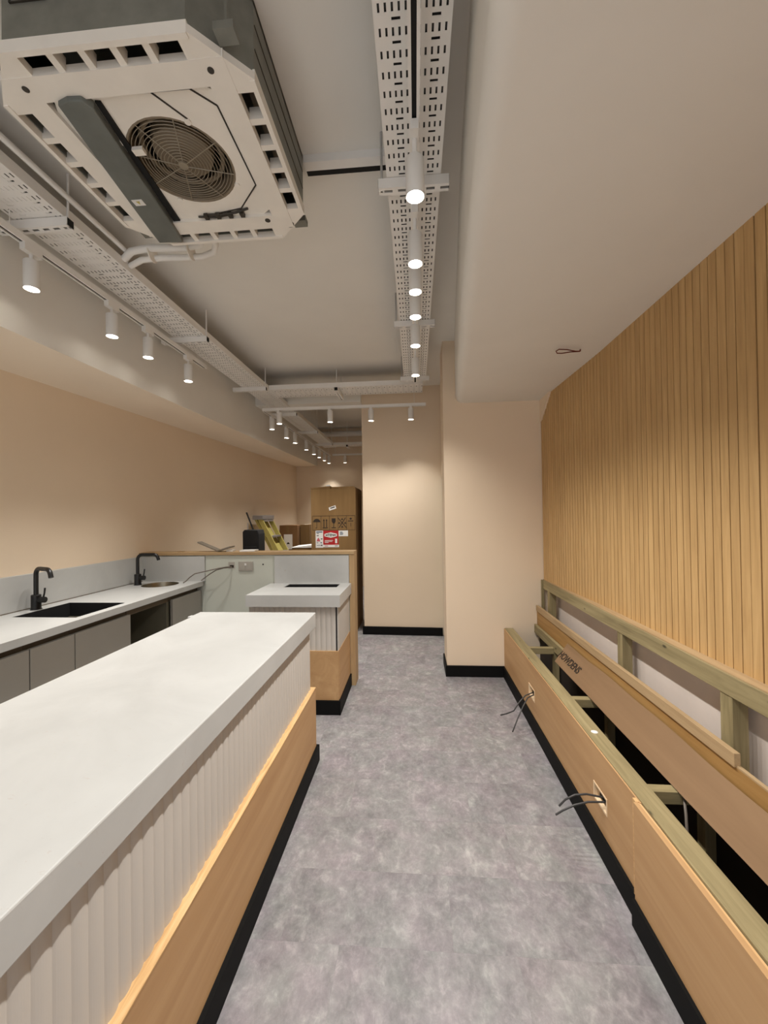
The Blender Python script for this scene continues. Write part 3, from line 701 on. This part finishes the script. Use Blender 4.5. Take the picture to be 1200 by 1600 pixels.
# inner plate with the bellmouth
fc = Vector((ax+.025, ay+.0, 2.868)); fr_ = .185
N = 48; mb = MB(); zi0, zi1 = 2.862, 2.868
for i in range(N):
    a0, a1 = 2*PI*i/N, 2*PI*(i+1)/N
    def outp(a):
        dx, dy = math.cos(a), math.sin(a); tx_ = ((ax+.276 if dx > 0 else ax-.276)-fc.x)/dx if abs(dx) > 1e-6 else 1e9; ty_ = ((ay+.276 if dy > 0 else ay-.276)-fc.y)/dy if abs(dy) > 1e-6 else 1e9
        t_ = min(tx_, ty_); return (fc.x+dx*t_, fc.y+dy*t_)
    r0, r1 = (fc.x+fr_*math.cos(a0), fc.y+fr_*math.sin(a0)), (fc.x+fr_*math.cos(a1), fc.y+fr_*math.sin(a1)); o0, o1 = outp(a0), outp(a1)
    mb.hexa([(*r0,zi0),(*o0,zi0),(*o1,zi0),(*r1,zi0)], [(*r0,zi1),(*o0,zi1),(*o1,zi1),(*r1,zi1)])
put('inner_plate', mb, 'white_plastic', ac)
sg = MB()
for p0, p1 in (((.20,-.265),(.262,-.205)), ((.262,-.205),(.262,.12)), ((.262,.12),(.15,.235)), ((-.07,-.268),(.20,-.265)), ((.15,.235),(-.02,.262)), ((.07,-.268),(.14,-.17))):
    sg.tube([(ax+p0[0],ay+p0[1],2.8612),(ax+p1[0],ay+p1[1],2.8612)], .003, 6)
put('panel_groove', sg, 'fan_dark', ac)
put('bellmouth', MB().lathe(fc, [(fr_+.004,-.006),(fr_-.002,-.007),(fr_-.008,.0),(fr_-.012,.05),(fr_-.012,.12)], 40), 'fan_cone', ac, smooth=True)
fan = put('fan', MB().lathe(fc, [(0,.022),(.06,.024),(.105,.035),(.110,.05),(.112,.12),(0,.12)], 40), 'fan_cone', ac, smooth=True)
bl_ = MB()
for k in range(9):
    a = 2*PI*k/9; c_, s__ = math.cos(a), math.sin(a); c2, s2 = math.cos(a+.16), math.sin(a+.16)
    q = [(fc.x+.118*c_, fc.y+.118*s__), (fc.x+.165*c2, fc.y+.165*s2), (fc.x+.165*math.cos(a+.19), fc.y+.165*math.sin(a+.19)), (fc.x+.118*math.cos(a+.03), fc.y+.118*math.sin(a+.03))]
    put('fan_blade', MB().prism(q, 2, fc.z+.045, fc.z+.12), 'fan_dark', fan)
put('fan_shroud', MB().ring(fc+Vector((0,0,.045)), .142, .009, 40, 6), 'fan_cone', fan, smooth=True)
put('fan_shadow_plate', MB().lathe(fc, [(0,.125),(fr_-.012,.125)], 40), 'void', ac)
g = MB(); zg = -.010
for k in range(15): g.ring(fc+Vector((0,0,zg+.006*(k/14)**2)), .018+k*.0118, .0014, 44, 5)
for k in range(8):
    a = PI*k/4+.35; r0 = .015
    g.tube([fc+Vector((r0*math.cos(a), r0*math.sin(a), zg-.002)), fc+Vector((fr_*math.cos(a), fr_*math.sin(a), zg+.004))], .0019, 5)
g.lathe(fc+Vector((0,0,zg-.003)), [(0,0),(.018,.0),(.018,.002)], 20)
put('fan_guard', g, 'wire_grey', ac, smooth=True)
tabs = MB()
for k in range(4):
    a = PI*k/2+.6; u = Vector((math.cos(a), math.sin(a), 0)); p_ = fc+u*(fr_+.012); tabs.cyl(p_+Vector((0,0,-.012)), p_+Vector((0,0,-.004)), .011, 12)
put('guard_clip', tabs, 'white_plastic', ac, smooth=True)
# long grey electrical box across the left of the fan
bx_ = MB(); q = [(-1.030,1.205),(-1.052,1.200),(-1.105,1.200),(-1.132,1.222),(-1.215,1.86),(-1.085,1.86),(-1.065,1.72)]
q = [(-1.128,1.212),(-1.085,1.200),(-1.040,1.203),(-1.022,1.232),(-1.085,1.775),(-1.100,1.872),(-1.215,1.866),(-1.205,1.775)]
ctl = put('control_box', MB().prism(q, 2, 2.832, 2.862), 'galv_grey', ac, bevel=.004)
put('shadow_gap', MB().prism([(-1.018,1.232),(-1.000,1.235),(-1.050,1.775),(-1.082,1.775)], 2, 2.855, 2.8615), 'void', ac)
put('warning_label', MB().box(-1.165,-1.120,1.60,1.632,2.8305,2.832), 'white', ctl)
put('warning_symbol', MB().prism([(-1.150,1.608),(-1.134,1.608),(-1.142,1.626)], 2, 2.8298,2.8305), 'yellow', ctl)
put('terminal_cover', MB().box(-1.016,-.975,1.40,1.425,2.848,2.862), 'white_plastic', ctl)
hole = MB(); hole.cyl((ax+.335,ay+.335,zf0-.0015),(ax+.335,ay+.335,zf0+.003),.021); hole.cyl((ax+.245,ay+.30,zf0-.0035),(ax+.245,ay+.30,zf0+.003),.012)
for k in (-1, 1): hole.cyl((ax+k*.30,ay-.32,zf0-.0035),(ax+k*.30,ay-.32,zf0+.002),.010)
put('drain_hole', hole, 'fan_dark', ac)
wr = MB(); random.seed(3)
wr.tube([(ax-.02,ay+.255,2.858),(ax+.05,ay+.252,2.852),(ax+.12,ay+.245,2.852),(ax+.18,ay+.235,2.858)], .005, 6); wr.tube([(ax-.06,ay+.262,2.858),(ax+.02,ay+.262,2.850),(ax+.10,ay+.258,2.856)], .004, 6)
for k in range(4): wr.box(ax-.03+k*.055,ax-.012+k*.055,ay+.246,ay+.27,2.846,2.860)
put('sensor_wiring', wr, 'fan_dark', ac)
for qx, qy in ((1,-1),(1,1),(-1,1),(-1,-1)):
    h = MB(); cx, cy = ax+qx*(hs-.045), ay+qy*(hs-.045)
    h.box(cx-.03,cx+.03,cy-.022,cy+.022,2.876,2.90); br = put('hanging_bracket', h, 'galv', ac)
    put('hanger_rod', MB().cyl((cx,cy,2.88),(cx,cy,ZC),.006,8), 'galv', br)
# refrigerant pipes from the unit to the left tray
rp = thing('refrigerant_pipes', 'white insulated pipe pair bending from the air conditioner to the left tray', 'pipe', (-1.3, 2.05, 2.95))
put('pipe', MB().tube([(-1.60,2.14,2.955),(-1.53,2.10,2.965),(-1.42,2.09,2.970),(-1.30,2.10,2.970),(-1.20,2.10,2.970),(-1.13,2.08,2.965),(-1.09,2.03,2.96),(-1.08,1.96,2.955),(-1.08,1.90,2.955)], .019, 12), 'white_metal', rp, smooth=True)
put('pipe', MB().tube([(-1.60,2.19,2.945),(-1.50,2.145,2.945),(-1.38,2.14,2.945),(-1.25,2.15,2.945),(-1.15,2.15,2.945),(-1.07,2.12,2.945),(-1.03,2.06,2.945),(-1.015,1.98,2.945),(-1.01,1.90,2.945)], .016, 12), 'white_metal', rp, smooth=True)
for x in (-1.42, -1.20): put('tape_band', MB().ring((0,0,0), .045, .004, 20, 4).cyl((x-.004,2.118,2.957),(x+.004,2.118,2.957),.047) if False else MB().cyl((x-.003,2.118,2.957),(x+.003,2.118,2.957),.046,16), 'white_plastic', rp, smooth=True)
# channel recessed in the ceiling between unit and right tray
cc = thing('ceiling_channel', 'grey strut channel with dark open slot on the ceiling beside the air conditioner', 'channel', (-.29, 1.81, 3.06))
put('flange', MB().box(-.478,-.105,1.775,1.822,3.085,3.12), 'white_metal', cc)
put('dark_slot', MB().box(-.478,-.105,1.828,1.858,3.092,3.12), 'void', cc)

# ================================================================== STORE BEHIND THE PARTITION
def decal(parent, name, mat, y, poly):   # flat print on a face looking towards the camera (-Y)
    mb = MB(); mb.prism(poly, 1, y-.0012, y-.0002); return put(name, mb, mat, parent)
def rect(x0, x1, z0, z1): return [(x0,z0),(x1,z0),(x1,z1),(x0,z1)]
yb0 = 5.25
bb = thing('tall_carton', 'tall brown appliance carton with handling symbols and red label', 'carton', (-1.07, 5.55, 0))
bx0, bx1 = -1.372, -.778
put('box', MB().box(bx0,bx1,yb0,5.86,0,1.86), 'carton', bb, bevel=.006)
fl = MB(); fl.hexa([(bx0,yb0,1.86),(-1.11,yb0,1.86),(-1.11,5.86,1.86),(bx0,5.86,1.86)], [(bx0,yb0,1.876),(-1.11,yb0-.004,1.893),(-1.11,5.86,1.89),(bx0,5.86,1.876)])
fl.hexa([(-1.10,yb0,1.86),(bx1,yb0,1.86),(bx1,5.86,1.86),(-1.10,5.86,1.86)], [(-1.10,yb0-.004,1.882),(bx1-.03,yb0,1.888),(bx1-.03,5.86,1.885),(-1.10,5.86,1.88)])
put('top_flap', fl, 'carton', bb)
put('tape_end', MB().box(-1.165,-1.115,yb0-.002,yb0+.02,1.893,1.912), 'white', bb)
sx0, sx1, sz0, sz1 = -1.352, -.79, 1.318, 1.505
pr = MB()
def strip(x0,x1,z0,z1): pr.box(x0,x1,yb0-.0012,yb0-.0002,z0,z1)
for z in (sz0, sz1): strip(sx0,sx1,z-.002,z+.002)
for k in range(6): x = sx0+(sx1-sx0)*k/5; strip(x-.002,x+.002,sz0,sz1)
sy_ = put('symbol_grid', pr, 'ink', bb)
cw = (sx1-sx0)/5; zc_ = (sz0+sz1)/2
def C(k): return sx0+cw*(k+.5)
um = [(C(0)+.048*math.cos(PI*i/12), zc_+.012+.045*math.sin(PI*i/12)) for i in range(13)]
decal(bb, 'symbol', 'ink', yb0, um); decal(bb, 'symbol', 'ink', yb0, rect(C(0)-.003,C(0)+.003,zc_-.06,zc_+.015)); decal(bb, 'symbol', 'ink', yb0, rect(C(0)-.018,C(0)+.003,zc_-.068,zc_-.060))
for d in (-.018, .018):
    decal(bb, 'symbol', 'ink', yb0, rect(C(1)+d-.005,C(1)+d+.005,zc_-.055,zc_+.035)); decal(bb, 'symbol', 'ink', yb0, [(C(1)+d-.012,zc_+.03),(C(1)+d+.012,zc_+.03),(C(1)+d,zc_+.055)])
decal(bb, 'symbol', 'ink', yb0, rect(C(1)-.035,C(1)+.035,zc_-.068,zc_-.058))
decal(bb, 'symbol', 'ink', yb0, [(C(2)-.026,zc_+.06),(C(2)-.026,zc_+.02),(C(2)-.012,zc_-.005),(C(2)+.012,zc_-.005),(C(2)+.026,zc_+.02),(C(2)+.026,zc_+.06)][::-1])
decal(bb, 'symbol', 'ink', yb0, rect(C(2)-.004,C(2)+.004,zc_-.058,zc_)); decal(bb, 'symbol', 'ink', yb0, rect(C(2)-.030,C(2)+.030,zc_-.068,zc_-.058))
for sg_ in (-1, 1): decal(bb, 'symbol', 'ink', yb0, [(C(3)-sg_*.05,zc_-.066),(C(3)-sg_*.05+.012,zc_-.066),(C(3)+sg_*.05,zc_+.066),(C(3)+sg_*.05-.012,zc_+.066)])
for (dx, dz) in ((0,.05),(0,-.05),(.04,0),(-.04,0)): decal(bb, 'symbol', 'ink', yb0, [(C(3)+dx-.016,zc_+dz-.012),(C(3)+dx+.016,zc_+dz-.012),(C(3)+dx,zc_+dz+.014)])
decal(bb, 'symbol', 'ink', yb0, rect(C(4)-.036,C(4)+.036,zc_+.018,zc_+.028)); decal(bb, 'symbol', 'ink', yb0, [(C(4)-.018,zc_+.055),(C(4),zc_+.035),(C(4)+.018,zc_+.055),(C(4),zc_+.068)][::1]); decal(bb, 'symbol', 'ink', yb0, rect(C(4)-.003,C(4)+.003,zc_-.05,zc_))
# stickers
st = decal(bb, 'white_sticker', 'white', yb0, [(-1.126,1.572),(-1.035,1.600),(-1.045,1.642),(-1.136,1.612)])
decal(bb, 'sticker_print', 'ink', yb0-.001, [(-1.112,1.596),(-1.052,1.614),(-1.056,1.628),(-1.116,1.608)])
wl_ = decal(bb, 'spec_label', 'white', yb0, rect(-1.314,-1.213,1.088,1.312))
for (a, b, c_, d, m_) in ((-1.305,-1.222,1.288,1.302,'blueink'),(-1.30,-1.27,1.272,1.280,'ink'),(-1.30,-1.272,1.242,1.252,'ink'),(-1.245,-1.222,1.198,1.210,'ink'),(-1.30,-1.28,1.150,1.158,'blueink'),(-1.25,-1.23,1.148,1.16,'blueink'),(-1.30,-1.23,1.118,1.124,'blueink'),(-1.24,-1.225,1.112,1.128,'ink')):
    decal(bb, 'label_print', m_, yb0-.001, rect(a,b,c_,d))
decal(bb, 'label_triangle', 'pinkink', yb0-.001, [(-1.302,1.172),(-1.252,1.172),(-1.264,1.205),(-1.277,1.222),(-1.290,1.205)])
rl = decal(bb, 'red_label', 'red', yb0, rect(-1.213,-1.010,1.126,1.312)); decal(bb, 'red_label_foot', 'white', yb0, rect(-1.213,-1.004,1.094,1.126))
decal(bb, 'logo_plate', 'white', yb0-.001, [(-1.196,1.238),(-1.11,1.218),(-1.030,1.238),(-1.030,1.268),(-1.11,1.288),(-1.196,1.268)])
mt = Matrix(((1,0,0),(0,0,-1),(0,1,0))).to_4x4(); mt.translation = (-1.112, yb0-.003, 1.253); lettering('TEN', .045, 'ink', bb, mt)
for (a, b) in ((-1.182,-1.152),(-1.072,-1.042)): decal(bb, 'logo_rule', 'ink', yb0-.002, rect(a,b,1.247,1.259))
for k, ln in enumerate((.11,.10,.05)): decal(bb, 'label_line', 'white', yb0-.001, rect(-1.193,-1.193+ln,1.180-k*.014,1.186-k*.014))
decal(bb, 'label_fridge', 'white', yb0-.001, rect(-1.055,-1.028,1.146,1.205))
for (a, b) in ((-1.193,-1.15),(-1.06,-1.02)): decal(bb, 'label_foot_print', 'pinkink' if a < -1.1 else 'ink', yb0-.001, rect(a,b,1.108,1.115))
decal(bb, 'address_label', 'white', yb0, rect(-1.008,-.884,1.236,1.311))
for (a, b, z) in ((-.99,-.955,1.290),(-.99,-.945,1.275),(-.99,-.95,1.260)): decal(bb, 'address_print', 'blueink', yb0-.001, rect(a,b,z-.004,z+.005))
# smaller carton in the corner
sc2 = thing('upright_carton', 'brown upright carton with white delivery label in the rear left corner', 'carton', (-2.25, 7.5, 0))
put('box', MB().box(-2.50,-2.165,7.3,7.75,0,1.345), 'carton_dark', sc2, bevel=.004)
decal(sc2, 'tape', 'carton', 7.3, rect(-2.375,-2.325,1.20,1.344)); decal(sc2, 'delivery_label', 'white_metal', 7.3, rect(-2.42,-2.26,.905,1.178))
decal(sc2, 'label_mark', 'ink', 7.299, [(-2.365,1.0),(-2.31,1.0),(-2.32,1.02),(-2.34,1.035),(-2.36,1.02)])
c3 = thing('pale_carton', 'pale brown carton standing close behind the upright carton', 'carton', (-2.05, 7.6, 0))
put('box', MB().box(-2.155,-1.98,7.45,7.9,0,1.35), 'carton', c3, bevel=.004); put('tape', MB().box(-2.09,-2.06,7.449,7.9,1.35,1.3515), 'white_plastic', c3)
c4 = thing('low_carton', 'low carton with white top beside the tall appliance carton', 'carton', (-1.55, 5.6, 0))
put('box', MB().box(-1.68,-1.395,5.4,5.8,0,1.08), 'carton', c4, bevel=.004); put('lid', MB().hexa([(-1.69,5.39,1.08),(-1.39,5.39,1.08),(-1.39,5.81,1.08),(-1.69,5.81,1.08)], [(-1.69,5.39,1.085),(-1.39,5.39,1.115),(-1.39,5.81,1.115),(-1.69,5.81,1.085)]), 'white', c4)
lb = put('cardboard_strip', MB().hexa([(-1.50,5.82,0),(-1.44,5.82,0),(-1.44,5.83,0),(-1.50,5.83,0)], [(-1.485,5.84,1.42),(-1.47,5.84,1.42),(-1.47,5.85,1.42),(-1.485,5.85,1.42)]), 'carton')
tag(lb, 'narrow cardboard strip leaning beside the tall appliance carton', 'cardboard')
# black bag with telescopic handle
bg = thing('wheeled_bag', 'tall black nylon bag with raised telescopic handle beside the ladder', 'bag', (-2.15, 5.2, 0))
by0 = 5.15; pf = [(-2.255,.02),(-2.04,.02),(-2.043,1.28),(-2.058,1.333),(-2.235,1.338),(-2.26,1.31)]
put('bag_body', MB().prism(pf, 1, by0, by0+.22), 'fabric_black', bg, bevel=.008)
put('zip_pocket', MB().box(-2.235,-2.07,by0-.012,by0,.70,1.12), 'fabric_black', bg, bevel=.01)
put('handle', MB().tube([(-2.15,by0+.1,1.32),(-2.20,by0+.1,1.45),(-2.245,by0+.1,1.565)], .011, 8), 'black', bg, smooth=True)
put('handle_stay', MB().tube([(-2.228,by0+.1,1.32),(-2.228,by0+.1,1.43)], .005, 8), 'alu', bg)
put('wheel', MB().cyl((-2.25,by0+.2,.04),(-2.22,by0+.2,.04),.04,16), 'black', bg, smooth=True)
# step ladder leaning on the left wall
ld = thing('step_ladder', 'yellow fibreglass step ladder leaning against the left wall', 'ladder', (-2.0, 6.2, 0))
def rail(y0, y1, dx=0, wd=.085):
    return MB().hexa([(-1.70+dx,y0,0),(-1.70+dx+wd,y0,0),(-1.70+dx+wd,y1,0),(-1.70+dx,y1,0)], [(-2.455+dx,y0,1.47),(-2.455+dx+wd,y0,1.47),(-2.455+dx+wd,y1,1.47),(-2.455+dx,y1,1.47)])
for y0 in (6.0, 6.42): put('front_rail', rail(y0,y0+.03,.06,.075), 'yellow', ld)
for y0 in (6.02, 6.40): put('rear_rail', rail(y0,y0+.025,0,.04), 'yellow', ld)
for k in range(6):
    z = .22+k*.245; x = -1.70-.755*z/1.47
    if z < 1.45: put('step', MB().box(x+.055,x+.145,6.03,6.42,z-.012,z+.012), 'alu', ld)
put('top_cap', MB().box(-2.47,-2.30,5.985,6.465,1.462,1.528), 'alu', ld, bevel=.008)
put('rear_sheet', MB().hexa([(-1.69,6.05,.2),(-1.68,6.05,.2),(-1.68,6.40,.2),(-1.69,6.40,.2)], [(-2.43,6.05,1.46),(-2.42,6.05,1.46),(-2.42,6.40,1.46),(-2.43,6.40,1.46)]), 'yellow', ld)
# things lying on the partition cap
def slab(label, name, a, b, y0, y1, th, mat, cat):
    mb = MB().hexa([(a[0],y0,a[1]),(b[0],y0,b[1]),(b[0],y1,b[1]),(a[0],y1,a[1])], [(a[0],y0,a[1]+th),(b[0],y0,b[1]+th),(b[0],y1,b[1]+th),(a[0],y1,a[1]+th)])
    return tag(put(name, mb, mat), label, cat)
MAT['greyboard'] = plain('grey_board', srgb(128, 118, 104), .6)
slab('grey board offcut propped up at the left on the partition cap', 'board_offcut', (-2.02,1.268), (-1.83,1.188), 3.62, 3.70, .012, 'greyboard', 'board')
slab('grey board offcut tilted the other way on the partition cap', 'board_offcut', (-1.826,1.190), (-1.70,1.225), 3.60, 3.70, .012, 'greyboard', 'board')
slab('crumpled white paper under the tilted board offcut', 'paper_scrap', (-1.745,1.187), (-1.685,1.187), 3.62, 3.68, .016, 'white', 'paper')
slab('flat white paper stack on the partition cap before the black bag', 'paper_stack', (-1.61,1.187), (-1.47,1.189), 3.60, 3.70, .012, 'white', 'paper')
slab('thin beige offcut at the far left of the partition cap', 'board_offcut', (-2.22,1.187), (-2.17,1.187), 3.63, 3.67, .006, 'cap', 'board')
bpy.context.view_layer.update()
